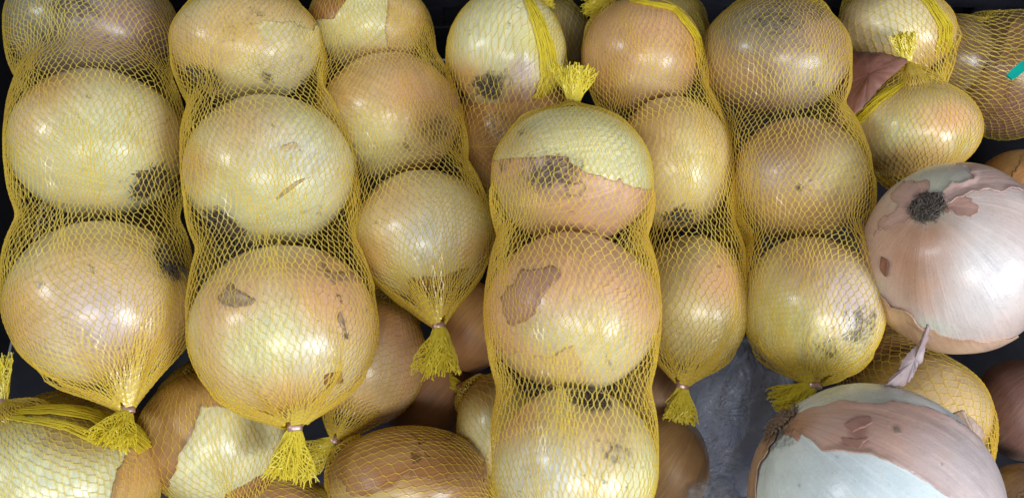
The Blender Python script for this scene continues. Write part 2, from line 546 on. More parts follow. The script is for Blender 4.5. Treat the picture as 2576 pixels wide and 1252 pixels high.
            md = ob.modifiers.new('solid', 'SOLIDIFY'); md.thickness = 0.0005; md.offset = -1
    if roots:
        r = np.random.default_rng(seed+9)
        K = roots
        ang = r.uniform(0, 2*math.pi, K)
        rad0 = 0.10*np.sqrt(r.uniform(0, 1, K))
        ln = r.uniform(root_len[0], root_len[1], K)
        tt = np.linspace(0, 1, 6)
        rad = rad0[:, None]+ln[:, None]*tt[None, :]
        a2 = ang[:, None]+r.normal(0, 0.5, (K, 1))*tt[None, :]+r.normal(0, 0.12, (K, 6))
        th = math.pi-rad
        Uq = np.stack([np.sin(th)*np.cos(a2), np.sin(th)*np.sin(a2), np.cos(th)], -1)
        hgt = r.uniform(0.0, 0.045, (K, 1))*np.sin(tt*2.6)[None, :]+0.008
        Pr = place(Uq.reshape(-1, 3), hgt.ravel())[0].reshape(K, 6, 3)
        V, F = tubes(Pr, r.uniform(0.0003, 0.0008, K), 3, [1, 1, 0.9, 0.75, 0.5, 0.2])
        mesh_from('roots', V, F, [M_ROOT], root_ob)
    return o

def hash_str(s):
    v = 17
    for ch in s:
        v = (v*131+ord(ch)) % 1000003
    return v

def clip_mesh(T, f, A):
    """keep the part of a triangle mesh where f > 0, cutting the triangles on the line f = 0; A: vertex data"""
    pos = f > 0
    cnt = pos[T].sum(1)
    full = T[cnt == 3]
    verts = [A]
    faces = full.tolist()
    extra = []
    cache = {}
    n0 = len(A)
    def cut(i, j):
        kx = (i, j) if i < j else (j, i)
        if kx not in cache:
            t = f[i]/(f[i]-f[j])
            cache[kx] = n0+len(extra)
            extra.append(A[i]*(1-t)+A[j]*t)
        return cache[kx]
    for tri in T[(cnt == 1) | (cnt == 2)].tolist():
        out = []
        for a in range(3):
            i, j = tri[a], tri[(a+1) % 3]
            if pos[i]:
                out.append(i)
            if pos[i] != pos[j]:
                out.append(cut(i, j))
        if len(out) >= 3:
            faces.append(out)
    A2 = np.concatenate([A, np.array(extra)]) if extra else A
    used = np.zeros(len(A2), bool)
    for fc in faces:
        for v in fc:
            used[v] = True
    remap = np.cumsum(used)-1
    return None, [[int(remap[v]) for v in fc] for fc in faces], A2[used]

def P_(cx, cy, rx, ry, pts):
    """frame places -> places on an onion's face, in half-widths"""
    return [((x-cx)/rx, (cy-y)/ry) for x, y in pts]

def torn(seed, c1, c2, n=2):
    """ragged patches of older, darker papery skin"""
    r = np.random.default_rng(seed)
    out = []
    for k in range(n):
        cx, cy = r.uniform(-.7, .7, 2)
        R_ = r.uniform(.3, .65)
        out.append(dict(poly=[(cx+R_*r.uniform(.5, 1.2)*math.cos(t)*1.3, cy+R_*r.uniform(.5, 1.2)*math.sin(t)) for t in np.linspace(0, 6.28, 11)[:-1]],
                        col=c1, col2=c2, jag=.06, rim=.3))
    return out

# --- leftmost bag
onion('A1', 235, 62, 198, 150, 0.085, 'mauve-grey dirty onion at the top of the leftmost net bag', (0.31, 0.25, 0.19), (0.33, 0.25, 0.24),
      blobs=[(-.55, .1, .5, .4, (0.24, 0.23, 0.16)), (.35, -.1, .45, .4, (0.36, 0.24, 0.23)), (-.1, .6, .3, .3, (0.28, 0.28, 0.33))],
      dirt=[(-.2, .2, .3, .75), (.3, -.4, .35, .5), (-.5, -.2, .25, .6)])
onion('A2', 250, 362, 203, 186, 0.10, 'pale cream onion in the middle of the leftmost net bag, root at lower right', PALE, CREAM,
      root=(.54, -.53), roots=90, blobs=[(-.55, .75, .35, .35, OCHRE), (.75, .1, .35, .4, TAN), (-.7, .2, .25, .3, TAN), (0, -.1, .5, .5, GREEN)],
      dirt=[(.54, -.53, .20, .85)])
onion('A3', 258, 762, 218, 208, 0.10, 'tan onion at the bottom of the leftmost net bag, dark root at upper right', CREAM, TAN,
      root=(.71, .52), roots=100, blobs=[(.3, -.6, .35, .3, OCHRE), (-.8, -.2, .3, .4, OCHRE), (-.2, .5, .4, .5, TAN), (0, -.25, .4, .4, LILAC)],
      dirt=[(.71, .52, .24, .8), (-.6, .2, .07, .75), (-.1, .36, .03, .7)])
# --- second bag
onion('B1', 625, 112, 183, 140, 0.095, 'mottled tan onion at the top of the second net bag', CREAM, TAN,
      root=(-.62, -.56), roots=70, blobs=[(.45, -.15, .35, .3, (0.66, 0.62, 0.45)), (-.1, .3, .5, .4, TAN), (-.75, .1, .35, .3, TAN)],
      dirt=[(-.62, -.56, .22, .85), (.2, -.55, .09, .8), (.1, .45, .2, .45), (-.2, .1, .3, .28)],
      skins=[dict(poly=[(.12, .3), (.5, .45), (.95, .2), (.9, -.5), (.45, -.85), (.18, -.6), (.3, -.1)], col=(0.66, 0.60, 0.40), col2=CREAM, jag=.08, rim=.15)])
onion('B2', 680, 430, 208, 188, 0.10, 'large pale onion with a cracked skin in the middle of the second net bag', PALE, CREAM,
      root=(-.56, -.68), roots=110, blobs=[(-.3, .6, .45, .5, TAN), (-.85, .1, .25, .3, OCHRE), (.3, .1, .35, .4, WHITE), (.2, -.5, .4, .4, GREEN)],
      dirt=[(-.56, -.68, .24, .85), (.2, .35, .06, .5), (.7, .25, .06, .55), (-.2, .6, .05, .5), (.32, -.02, .045, .5)],
      skins=[dict(poly=P_(680, 430, 208, 188, [(684, 492), (712, 470), (735, 452), (778, 438), (770, 446), (742, 462), (722, 476), (692, 500)]), col=(0.44, 0.36, 0.20), jag=.012, rim=.25, lift=.003),
             dict(poly=P_(680, 430, 208, 188, [(706, 376), (738, 366), (740, 376), (712, 386)]), col=(0.60, 0.50, 0.32), jag=.02, rim=.15, lift=.003)])
onion('B3', 720, 832, 228, 218, 0.10, 'big tan onion with torn brown patches at the bottom of the second net bag', TAN, CREAM,
      stem=(.1, -.95), blobs=[(.25, -.25, .35, .35, (0.66, 0.62, 0.45)), (-.45, .25, .3, .3, PEACH), (.5, .45, .4, .4, PEACH), (0, -.8, .3, .3, OCHRE), (-.2, -.1, .35, .3, PALE)],
      dirt=[(.58, .1, .05, .7), (.6, -.05, .05, .75), (.55, .3, .04, .6)],
      skins=[dict(poly=P_(720, 832, 228, 218, [(570, 762), (592, 724), (642, 766), (604, 790)]), col=(0.44, 0.32, 0.21), col2=(0.38, 0.28, 0.19), jag=.05, rim=.4),
             dict(poly=P_(720, 832, 228, 218, [(800, 690), (890, 684), (884, 708), (832, 716)]), col=(0.46, 0.29, 0.20), jag=.03, rim=.3),
             dict(poly=P_(720, 832, 228, 218, [(806, 936), (845, 930), (850, 952), (812, 955)]), col=BROWN, jag=.03, rim=.6),
             dict(poly=P_(720, 832, 228, 218, [(800, 664), (834, 720), (846, 770), (842, 800), (862, 850), (852, 856), (834, 806), (836, 770), (826, 730), (796, 676)]), col=(0.46, 0.31, 0.18), jag=.022, rim=.15, lift=.004)])
# --- third bag (behind the second)
onion('C1', 930, 62, 152, 112, 0.075, 'onion split between white and orange skin at the top of the third net bag', (0.66, 0.64, 0.42), PALE,
      blobs=[(0, -.9, .5, .3, TAN)],
      skins=[dict(poly=[(.36, 1.2), (.27, .3), (.24, -.45), (.5, -1.3), (1.7, -1.2), (1.8, .9)], col=ORANGE, col2=TAN, jag=.03),
             dict(poly=[(-.25, 1.2), (-.32, .55), (-.55, .12), (-1.0, .1), (-1.8, .3), (-1.4, 1.4)], col=(0.36, 0.16, 0.06), jag=.03)])
onion('C2', 985, 292, 174, 160, 0.072, 'peach and cream onion with a dirt spot in the middle of the third net bag', TAN, PEACH,
      root=(.6, -.18), blobs=[(-.35, -.05, .4, .4, CREAM), (-.2, -.6, .4, .4, PALE), (.3, .4, .4, .4, PEACH), (-.6, .5, .4, .3, OCHRE)],
      dirt=[(.6, -.18, .24, .75)],
      skins=[dict(poly=P_(985, 292, 174, 160, [(1124, 240), (1152, 243), (1150, 266), (1132, 280)]), col=(0.62, 0.36, 0.34), jag=.02, rim=.1)])
onion('C3', 1068, 594, 174, 164, 0.078, 'pale yellow onion at the bottom of the third net bag', PALE, CREAM,
      stem=(.1, -.9), blobs=[(-.5, .6, .5, .4, TAN), (-.8, -.3, .3, .3, OCHRE), (.2, -.1, .4, .4, WHITE), (.85, -.2, .3, .3, OCHRE)],
      dirt=[(.45, -.55, .12, .6)],
      skins=[dict(poly=P_(1066, 580, 170, 152, [(1030, 672), (1100, 668), (1160, 655), (1150, 705), (1090, 730), (1040, 715)]), col=(0.46, 0.33, 0.16), col2=(0.36, 0.24, 0.12), jag=.07, rim=.3)])
# --- lying under the second and third bags
onion('D1', 930, 905, 142, 160, 0.040, 'peach onion in the net bag tucked under the second bag', (0.74, 0.48, 0.30), PEACH, pole=(.3, .9, .1),
      blobs=[(.1, .3, .4, .4, PINK), (-.2, -.1, .5, .4, (0.74, 0.62, 0.42)), (0, -.6, .5, .4, TAN)])
onion('R1', 533, 1100, 178, 165, 0.055, 'onion with a bare white patch and torn brown skin below the two leftmost bags', (0.68, 0.66, 0.42), PALE, pole=(.6, .75, -.2),
      skins=[dict(poly=P_(533, 1100, 178, 165, [(508, 1030), (470, 1130), (438, 1240), (380, 1330), (250, 1250), (220, 1050), (350, 850), (560, 800), (760, 900), (780, 1040), (690, 1062), (600, 1020)]),
                  col=(0.50, 0.30, 0.11), col2=BROWN, jag=.035, rim=.55),
             dict(poly=P_(533, 1100, 178, 165, [(560, 1252), (640, 1195), (720, 1180), (800, 1260), (700, 1400)]), col=BROWN, col2=ORANGE, jag=.04)])
# --- top middle bag
onion('E1', 1272, 132, 148, 152, 0.080, 'pale onion with a dark dirt patch below a knot, top middle bag', PALE, CREAM,
      root=(-.3, -.55), roots=30, stem=None, blobs=[(.6, .1, .35, .35, (0.66, 0.60, 0.22)), (-.8, -.5, .35, .3, OCHRE), (.25, -.8, .4, .3, (0.45, 0.27, 0.20)), (.3, -.35, .2, .2, LILAC)],
      dirt=[(-.27, -.52, .3, .95), (.05, .42, .06, .6)])
onion('E2', 1300, 345, 165, 165, 0.040, 'rust brown onion half hidden between the middle bags', (0.42, 0.24, 0.12), BROWN,
      blobs=[(-.3, .5, .4, .4, ORANGE)], dirt=[(-.3, .2, .3, .5)])
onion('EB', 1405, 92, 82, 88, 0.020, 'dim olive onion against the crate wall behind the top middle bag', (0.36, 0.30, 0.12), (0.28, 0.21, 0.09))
# --- the bag lying on top in the centre
onion('F1', 1440, 440, 203, 170, 0.128, 'half-peeled pale onion with pink lower skin, top of the central bag', GREEN, PALE,
      pole=(.8, .2, .1), lump=.015, blobs=[(-.75, .5, .3, .3, (0.60, 0.48, 0.25))],
      dirt=[(-.28, .08, .30, .92), (.0, -.25, .25, .55), (-.8, .12, .12, .6), (-.6, .6, .08, .55)],
      skins=[dict(poly=P_(1440, 440, 203, 170, [(1200, 404), (1310, 402), (1370, 400), (1428, 397), (1452, 425), (1500, 440), (1540, 452), (1548, 440), (1560, 458), (1640, 478), (1840, 500), (1700, 720), (1440, 760), (1180, 720), (1050, 420)]),
                  col=PINK, col2=(0.62, 0.38, 0.22), jag=.022, rim=.3, blobs=[(-.85, -.55, .45, .35, (0.60, 0.48, 0.25)), (.5, -.3, .35, .3, (0.66, 0.42, 0.32)), (-.3, .05, .25, .2, (0.42, 0.30, 0.28))])])
onion('F2', 1440, 782, 218, 200, 0.130, 'glossy peach onion with a ragged hole in its skin, middle of the central bag', CREAM, PEACH,
      pole=(.35, .9, -.2), lump=.015, blobs=[(.6, .3, .55, .4, (0.68, 0.42, 0.25)), (-.1, -.15, .4, .35, (0.66, 0.64, 0.48)), (.3, -.5, .4, .3, (0.70, 0.64, 0.42)), (-.2, .6, .5, .4, PEACH)],
      skins=[dict(poly=P_(1440, 782, 218, 200, [(1262, 748), (1300, 722), (1322, 690), (1360, 682), (1404, 690), (1402, 716), (1360, 752), (1336, 806), (1300, 812), (1276, 790)]), col=(0.44, 0.26, 0.19), col2=(0.50, 0.29, 0.20), jag=.055, rim=.5, rimcol=(0.20, 0.11, 0.07)),
             dict(poly=P_(1440, 782, 218, 200, [(1200, 862), (1300, 880), (1380, 888), (1440, 872), (1455, 900), (1462, 960), (1400, 1040), (1180, 1040), (1050, 900)]), col=(0.66, 0.46, 0.22), col2=TAN, jag=.04, rim=.1)])
onion('F3', 1445, 1172, 206, 196, 0.130, 'pale onion with a brown smear at the lower end of the central bag', PALE, CREAM,
      root=(.2, .85), roots=110, lump=.015, blobs=[(-.7, .6, .35, .3, PEACH), (.3, .4, .4, .4, TAN), (-.3, -.1, .4, .4, WHITE), (.4, -.7, .4, .3, CREAM)],
      dirt=[(.2, .85, .2, .9), (.45, .15, .16, .62), (.3, -.12, .08, .6), (.6, .4, .1, .4)])
# --- right of the central bag
onion('G1', 1612, 140, 150, 145, 0.082, 'smooth pinkish orange onion at the top of the bag right of centre', (0.60, 0.36, 0.19), PINK,
      pole=(.2, .95, .1), blobs=[(.2, -.4, .4, .4, (0.68, 0.50, 0.30)), (.9, .1, .25, .25, ORANGE), (-.7, -.6, .35, .3, ORANGE)])
onion('G2', 1690, 412, 148, 168, 0.082, 'golden onion in the middle of the bag right of centre, root near its base', (0.64, 0.47, 0.22), TAN,
      root=(.15, -.80), roots=40, blobs=[(.3, -.1, .4, .4, CREAM), (-.6, .5, .5, .4, OCHRE)], dirt=[(.15, -.80, .2, .85)])
onion('G3', 1742, 760, 138, 172, 0.080, 'olive yellow onion at the bottom of the bag right of centre', (0.62, 0.50, 0.22), CREAM,
      root=(-.2, .9), blobs=[(.2, -.1, .4, .4, CREAM), (-.3, .75, .5, .4, (0.38, 0.30, 0.16)), (.5, .3, .4, .4, PEACH)], dirt=[(-.3, .85, .4, .5)])
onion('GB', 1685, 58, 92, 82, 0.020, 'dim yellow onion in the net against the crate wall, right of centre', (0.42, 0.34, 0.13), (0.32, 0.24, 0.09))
# --- long bag between centre and the loose onions
onion('H1', 1945, 142, 182, 148, 0.090, 'brownish grey onion at the top of the bag beside the loose onions', (0.42, 0.27, 0.17), (0.34, 0.23, 0.18),
      stem=(.1, .85), blobs=[(.5, -.3, .35, .35, (0.52, 0.44, 0.38)), (-.3, .45, .5, .4, (0.30, 0.25, 0.17)), (-.6, -.4, .4, .4, (0.52, 0.35, 0.20))],
      dirt=[(0, .65, .4, .62), (.5, .75, .2, .6), (0, -.3, .2, .4)])
onion('H2', 2008, 452, 168, 158, 0.090, 'brown onion with a small dark eye between two others, left of loose onions', (0.50, 0.36, 0.20), (0.56, 0.42, 0.24),
      stem=(.05, -.12), blobs=[(.55, .1, .3, .3, CREAM), (-.4, .1, .3, .3, LILAC), (-.1, .7, .5, .4, (0.42, 0.26, 0.14)), (0, -.6, .5, .4, (0.54, 0.36, 0.17))],
      dirt=[(.02, -.12, .07, .95), (.15, .0, .05, .6), (-.2, -.9, .2, .6)])
onion('H3', 2045, 775, 172, 182, 0.092, 'pale green-yellow onion with an earthy smudge, nearest the biggest loose onion', (0.62, 0.54, 0.28), CREAM,
      pole=(.3, .9, .1), blobs=[(-.4, -.2, .45, .4, (0.58, 0.56, 0.27)), (.1, .65, .5, .35, (0.58, 0.40, 0.24)), (.5, .1, .35, .4, LILAC)],
      dirt=[(.55, -.25, .28, .72), (.2, -.5, .2, .62), (.7, -.05, .2, .5)])
# --- upper right
onion('I1', 2250, 78, 142, 112, 0.060, 'yellow-brown onion inside the crumpled net at the upper right', TAN, OCHRE, blobs=[(.1, .2, .5, .4, CREAM)])
onion('I2', 2292, 325, 160, 125, 0.078, 'pear-shaped netted onion below the crumpled upper right net', (0.62, 0.52, 0.26), TAN,
      stem=(-.1, .85), blobs=[(-.3, -.1, .4, .4, (0.58, 0.56, 0.34)), (.5, .2, .35, .3, PEACH), (.2, -.8, .5, .3, OCHRE), (-.8, -.2, .3, .3, (0.40, 0.26, 0.13))])
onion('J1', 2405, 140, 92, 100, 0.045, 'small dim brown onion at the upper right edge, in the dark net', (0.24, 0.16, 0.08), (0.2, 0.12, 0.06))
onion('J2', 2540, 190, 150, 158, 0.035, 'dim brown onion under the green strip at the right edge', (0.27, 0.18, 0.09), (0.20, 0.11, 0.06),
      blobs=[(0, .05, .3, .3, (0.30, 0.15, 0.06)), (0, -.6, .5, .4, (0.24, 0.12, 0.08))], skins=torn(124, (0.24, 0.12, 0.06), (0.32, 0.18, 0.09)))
onion('K1', 2572, 470, 110, 95, 0.030, 'orange onion peeking out behind the root of the big loose onion', ORANGE, OCHRE, group='loose onions', skins=torn(124, (0.46, 0.22, 0.08), (0.58, 0.33, 0.12)))
# --- loose onions
onion('L1', 2402, 650, 222, 238, 0.118, 'big loose white onion with torn pink skin and a dark root disc', (0.68, 0.59, 0.54), (0.64, 0.50, 0.44),
      root=(-.26, .53), roots=260, root_len=(0.03, 0.13), mat=M_LOOSE, lump=.015, res=(110, 170), skin_res=(150, 230), group='loose onions',
      blobs=[(-.65, .05, (.45, .6), .6, (0.66, 0.47, 0.38)), (-.80, -.35, .14, .15, (0.66, 0.66, 0.52)), (-.45, -.72, (.35, .12), .5, (0.66, 0.66, 0.54)), (-.30, .1, (.36, .46), .5, (0.56, 0.33, 0.22)), (.3, -.1, .35, .35, (0.70, 0.66, 0.64)), (-.2, .68, .28, .2, (0.62, 0.63, 0.50))],
      dirt=[(-.26, .53, .17, 1.0)],
      skins=[dict(poly=P_(2402, 650, 222, 238, [(2060, 640), (2200, 640), (2222, 720), (2262, 765), (2300, 782), (2340, 815), (2400, 838), (2470, 846), (2560, 835), (2640, 800), (2760, 900), (2500, 1100), (2200, 1000), (2050, 800)]),
                  col=(0.60, 0.36, 0.22), col2=(0.66, 0.45, 0.32), jag=.03, rim=.15),
             dict(poly=P_(2402, 650, 222, 238, [(2400, 475), (2432, 462), (2442, 445), (2410, 418), (2480, 380), (2640, 400), (2680, 520), (2576, 480), (2530, 492), (2500, 500), (2470, 490), (2430, 500), (2385, 520), (2378, 500)]),
                  col=(0.62, 0.43, 0.37), col2=(0.64, 0.48, 0.43), jag=.04, rim=.15),
             dict(poly=P_(2402, 650, 222, 238, [(2340, 492), (2352, 470), (2300, 470), (2265, 500), (2290, 520), (2235, 560), (2232, 590), (2290, 572), (2320, 552), (2345, 530)]),
                  col=(0.60, 0.40, 0.33), col2=(0.50, 0.28, 0.22), jag=.07, rim=.3, curl=.006),
             dict(poly=P_(2402, 650, 222, 238, [(2380, 505), (2440, 512), (2425, 523), (2455, 532), (2420, 545), (2375, 540)]), col=(0.54, 0.33, 0.27), jag=.06, rim=.3, curl=.006),
             dict(poly=P_(2402, 650, 222, 238, [(2246, 640), (2262, 655), (2256, 690), (2244, 675)]), col=(0.28, 0.12, 0.08), jag=.02, rim=.6)])
onion('M1', 2190, 1258, 298, 292, 0.130, 'biggest loose onion, bluish white below brown skin, at the bottom right', (0.70, 0.80, 0.82), (0.67, 0.76, 0.77),
      stem=(-.64, .66), mat=M_LOOSE, lump=.012, res=(120, 190), skin_res=(160, 250), group='loose onions',
      blobs=[(-.1, .9, .3, .2, (0.60, 0.64, 0.52)), (.3, .85, .2, .2, (0.58, 0.62, 0.50))],
      dirt=[(-.70, .60, .17, 1.0), (-.60, .70, .12, .9), (-.2, .33, .02, .8), (-.52, .12, .02, .7)],
      skins=[dict(poly=P_(2190, 1258, 298, 292, [(2000, 1092), (2012, 1062), (2060, 1038), (2150, 1022), (2190, 1036), (2235, 1040), (2262, 1032), (2330, 1042), (2400, 1080), (2450, 1120), (2520, 1130), (2720, 1250), (2600, 1460), (2420, 1380), (2372, 1270), (2330, 1235), (2270, 1192), (2200, 1160), (2150, 1152), (2098, 1146), (2080, 1122), (2050, 1098), (2040, 1120), (2026, 1110)]),
                  col=(0.58, 0.37, 0.29), col2=(0.68, 0.51, 0.48), jag=.016, rim=.2, lift=.008,
                  blobs=[(-.52, .62, .16, .14, (0.42, 0.22, 0.13)), (.0, .6, .05, .05, (0.34, 0.17, 0.14)), (-.02, .52, .05, .04, (0.38, 0.20, 0.16)), (-.07, .43, (.10, .03), .4, (0.36, 0.18, 0.15)), (.24, .55, .035, .03, (0.26, 0.18, 0.14)), (.75, .2, .4, .3, (0.64, 0.54, 0.52))]),
             dict(poly=P_(2190, 1258, 298, 292, [(1985, 1090), (1960, 1130), (1938, 1190), (1922, 1260), (1905, 1330), (1700, 1330), (1700, 1100), (1900, 960)]),
                  col=(0.42, 0.24, 0.14), col2=(0.52, 0.34, 0.22), jag=.03, rim=.4, lift=.016),
             dict(poly=P_(2190, 1258, 298, 292, [(2158, 1092), (2172, 1080), (2208, 1074), (2212, 1086), (2190, 1096), (2168, 1104)]), col=(0.44, 0.24, 0.19), col2=(0.36, 0.18, 0.14), jag=.016, rim=.15, lift=.011, curl=.003),
             dict(poly=P_(2190, 1258, 298, 292, [(2146, 1122), (2176, 1128), (2208, 1120), (2186, 1134), (2176, 1150), (2164, 1138)]), col=(0.40, 0.22, 0.17), jag=.014, rim=.15, lift=.011, curl=.003),
             dict(poly=P_(2190, 1258, 298, 292, [(2252, 1102), (2264, 1100), (2272, 1112), (2262, 1116)]), col=(0.30, 0.22, 0.18), jag=.010, rim=.1, lift=.011, curl=.003)])
# --- lower layer
onion('N1', 2310, 1030, 165, 150, 0.048, 'tan netted onion squeezed between the two big loose onions', TAN, OCHRE, blobs=[(.3, .2, .5, .4, (0.62, 0.45, 0.22))])
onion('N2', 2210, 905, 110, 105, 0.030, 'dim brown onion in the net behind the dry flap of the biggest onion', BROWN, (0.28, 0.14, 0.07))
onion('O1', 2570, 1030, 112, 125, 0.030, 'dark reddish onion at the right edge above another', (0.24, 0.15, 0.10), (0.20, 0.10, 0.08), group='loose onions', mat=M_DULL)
onion('O2', 2585, 1262, 105, 95, 0.045, 'dull brown onion in the bottom right corner', (0.36, 0.26, 0.16), (0.28, 0.18, 0.12), group='loose onions', skins=torn(129, (0.30, 0.19, 0.12), (0.42, 0.30, 0.18)))
onion('Q1', 150, 1205, 240, 180, 0.082, 'pale onion with an orange skin edge in the bottom left corner', PALE, GREEN,
      pole=(.2, .9, .2), skins=[dict(poly=P_(150, 1205, 240, 180, [(306, 1085), (292, 1140), (268, 1180), (262, 1300), (420, 1420), (640, 1200), (450, 1000)]), col=(0.56, 0.31, 0.11), col2=OCHRE, jag=.025, rim=.3)],
      blobs=[(.2, .7, .4, .3, (0.42, 0.30, 0.10))])
onion('Q2', 255, 1062, 92, 70, 0.045, 'small brown onion in the net of the bottom left bag', OCHRE, BROWN)
onion('S1', 1030, 1215, 205, 140, 0.055, 'rusty brown netted onion at the bottom edge left of centre', (0.42, 0.23, 0.09), BROWN, pole=(.95, .2, 0),
      blobs=[(-.4, -.3, .5, .4, (0.52, 0.38, 0.16)), (.2, .5, .5, .4, (0.40, 0.20, 0.07))], skins=torn(132, (0.36, 0.17, 0.06), (0.46, 0.27, 0.11)))
onion('S2', 690, 1262, 120, 85, 0.030, 'dim netted onion at the bottom edge under the second bag tassel', (0.44, 0.30, 0.12), BROWN)
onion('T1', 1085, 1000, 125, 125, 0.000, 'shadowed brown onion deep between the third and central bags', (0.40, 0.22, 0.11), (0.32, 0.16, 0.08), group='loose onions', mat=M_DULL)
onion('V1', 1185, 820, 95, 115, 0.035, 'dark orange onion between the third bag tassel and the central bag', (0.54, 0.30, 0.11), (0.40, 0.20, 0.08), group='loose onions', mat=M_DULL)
onion('U1', 1242, 1075, 92, 135, 0.040, 'small pale onion peeping out left of the central bag', (0.56, 0.48, 0.24), OCHRE, stem=(-.5, .8),
      blobs=[(-.2, .6, .4, .3, (0.34, 0.20, 0.06)), (-.3, -.1, .3, .3, (0.60, 0.56, 0.32))])
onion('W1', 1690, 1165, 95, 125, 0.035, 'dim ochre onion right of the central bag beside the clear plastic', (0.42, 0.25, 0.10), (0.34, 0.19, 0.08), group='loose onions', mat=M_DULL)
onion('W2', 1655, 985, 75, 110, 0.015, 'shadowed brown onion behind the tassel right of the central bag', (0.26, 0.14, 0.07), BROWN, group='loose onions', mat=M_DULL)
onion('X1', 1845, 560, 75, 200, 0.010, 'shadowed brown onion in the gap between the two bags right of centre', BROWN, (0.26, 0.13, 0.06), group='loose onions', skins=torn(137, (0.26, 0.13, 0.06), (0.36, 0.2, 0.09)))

# ------------------------------------------------------------------ net bags
def catmull(pts, n):
    pts = np.asarray(pts, float)
    P = np.concatenate([[2*pts[0]-pts[1]], pts, [2*pts[-1]-pts[-2]]])
    out = []
    for i in range(1, len(P)-2):
        t = np.linspace(0, 1, n, endpoint=False)[:, None]
        p0, p1, p2, p3 = P[i-1], P[i], P[i+1], P[i+2]
        out.append(0.5*((2*p1)+(-p0+p2)*t+(2*p0-5*p1+4*p2-p3)*t**2+(-p0+3*p1-3*p2+p3)*t**3))
    out.append(pts[-1:])
    return np.concatenate(out)

def hull(s, r):
    st = []
    for i in range(len(s)):
        while len(st) >= 2:
            a, b = st[-2], st[-1]
            if (r[b]-r[a])*(s[i]-a_s(s, a)) <= (r[i]-r[a])*(s[b]-s[a]):
                st.pop()
            else:
                break
        st.append(i)
    return np.interp(s, s[st], r[st])
def a_s(s, a): return s[a]

def clip_band(p, d, parent, size=0.0027):
    d = nrm(d)
    a = nrm(np.cross(d, [0.2, 0.5, 0.85])); b = np.cross(d, a)
    V, F = [], []
    n = 14
    prof = [(-0.55, 0.80), (-0.5, 1.0), (0.0, 1.06), (0.5, 1.0), (0.55, 0.80)]
    for (u, w) in prof:
        for k in range(n):
            t = 2*math.pi*k/n
            rr = size*w*(1+0.10*math.cos(2*t)+0.05*math.cos(5*t+1))
            V.append(tuple(np.array(p)+d*u*size*1.5+rr*(math.cos(t)*a*1.15+math.sin(t)*b*0.85)))
    for i in range(len(prof)-1):
        for k in range(n):
            F.append([i*n+k, i*n+(k+1) % n, (i+1)*n+(k+1) % n, (i+1)*n+k])
    F.append(list(range(n))[::-1]); F.append([(len(prof)-1)*n+k for k in range(n)])
    return mesh_from('clip', V, F, [M_CLIP], parent)

def tassel(p, tip, parent, spread, seed, count=170, flat=0.6, mat=None, name='tassel', fill=70):
    """the cut end of the net beyond the clip: crumpled layers of mesh that flare to a frayed hem"""
    r = np.random.default_rng(seed)
    p, tip = np.array(p), np.array(tip)
    L = np.linalg.norm(tip-p)
    d = (tip-p)/L
    b = nrm(FWD-d*(FWD@d))
    a = np.cross(d, b)
    bend = r.normal(0, 0.05)
    paths, rad = [], []
    def pos(t, ph, lay, ph0):
        gr = 0.0016+(spread*lay-0.0016)*np.clip(t, 0, 1.2)**0.75
        gr = gr*(1+t*(0.30*np.sin(4*ph+ph0)+0.20*np.sin(7*ph+2*ph0+3*t)+0.10*np.sin(13*ph)))
        ax = L*t*(1+0.07*np.sin(3*ph+ph0)+0.05*np.sin(8*ph+2*ph0))
        cr = 0.05*spread*np.sin(9*t+5*ph+ph0)
        return p+d*ax[..., None]+a*(gr*np.cos(ph)+bend*L*t**2+cr)[..., None]+b*(flat*gr*np.sin(ph)+cr)[..., None]
    for lay, cells in ((1.0, 46), (0.72, 38), (0.42, 26)):
        rows = 15
        ph0 = r.uniform(0, 6)
        J = np.arange(rows)
        PHm = (2*np.arange(cells)[None, :]+(J % 2)[:, None])*math.pi/cells+r.normal(0, 0.035, (rows, cells))
        T = (J/(rows-1))[:, None]*np.ones((1, cells))+r.normal(0, 0.010, (rows, cells))
        X = pos(np.clip(T, 0, 1.05), PHm, lay, ph0)+r.normal(0, 0.00018, (rows, cells, 3))*T[..., None]
        for j in range(rows-1):
            l, q = (np.roll(X[j+1], 1, axis=0), X[j+1]) if j % 2 == 0 else (X[j+1], np.roll(X[j+1], -1, axis=0))
            paths.append(np.stack([X[j], l], 1)); paths.append(np.stack([X[j], q], 1))
        # frayed hem
        e0 = X[-1]
        for rep_ in range(2):
            ln = L*r.uniform(0.03, 0.14, (cells, 1))
            e1 = e0+(nrm(e0-X[-4]+r.normal(0, 0.0012, e0.shape)))*ln
            paths.append(np.stack([e0, e1], 1))
    P2 = np.concatenate(paths)
    P2 = P2[r.uniform(0, 1, len(P2)) > 0.03]
    V1, F1 = tubes(P2, r.uniform(0.00020, 0.00032, len(P2)), 3, normals=np.broadcast_to(-b, P2.shape))
    K = int(fill*count/170)
    n = 8
    t = np.linspace(0, 1, n)
    tt = t[None, :]*r.uniform(0.7, 1.02, (K, 1))
    ph = r.uniform(0, 2*math.pi, (K, 1))+0.12*np.sin(6*tt+r.uniform(0, 6, (K, 1)))
    X = pos(tt, ph, np.sqrt(r.uniform(0.05, 0.9, (K, 1))), 1.0)+(r.normal(0, 0.0003, (K, n, 3)).cumsum(1))*t[None, :, None]
    V2, F2 = tubes(X, r.uniform(0.00020, 0.00034, K), 3, normals=np.broadcast_to(-b, X.shape))
    return mesh_from(name, np.concatenate([V1, V2]), np.concatenate([F1, F2+len(V1)]), [mat or M_TASSEL], parent, smooth=False)

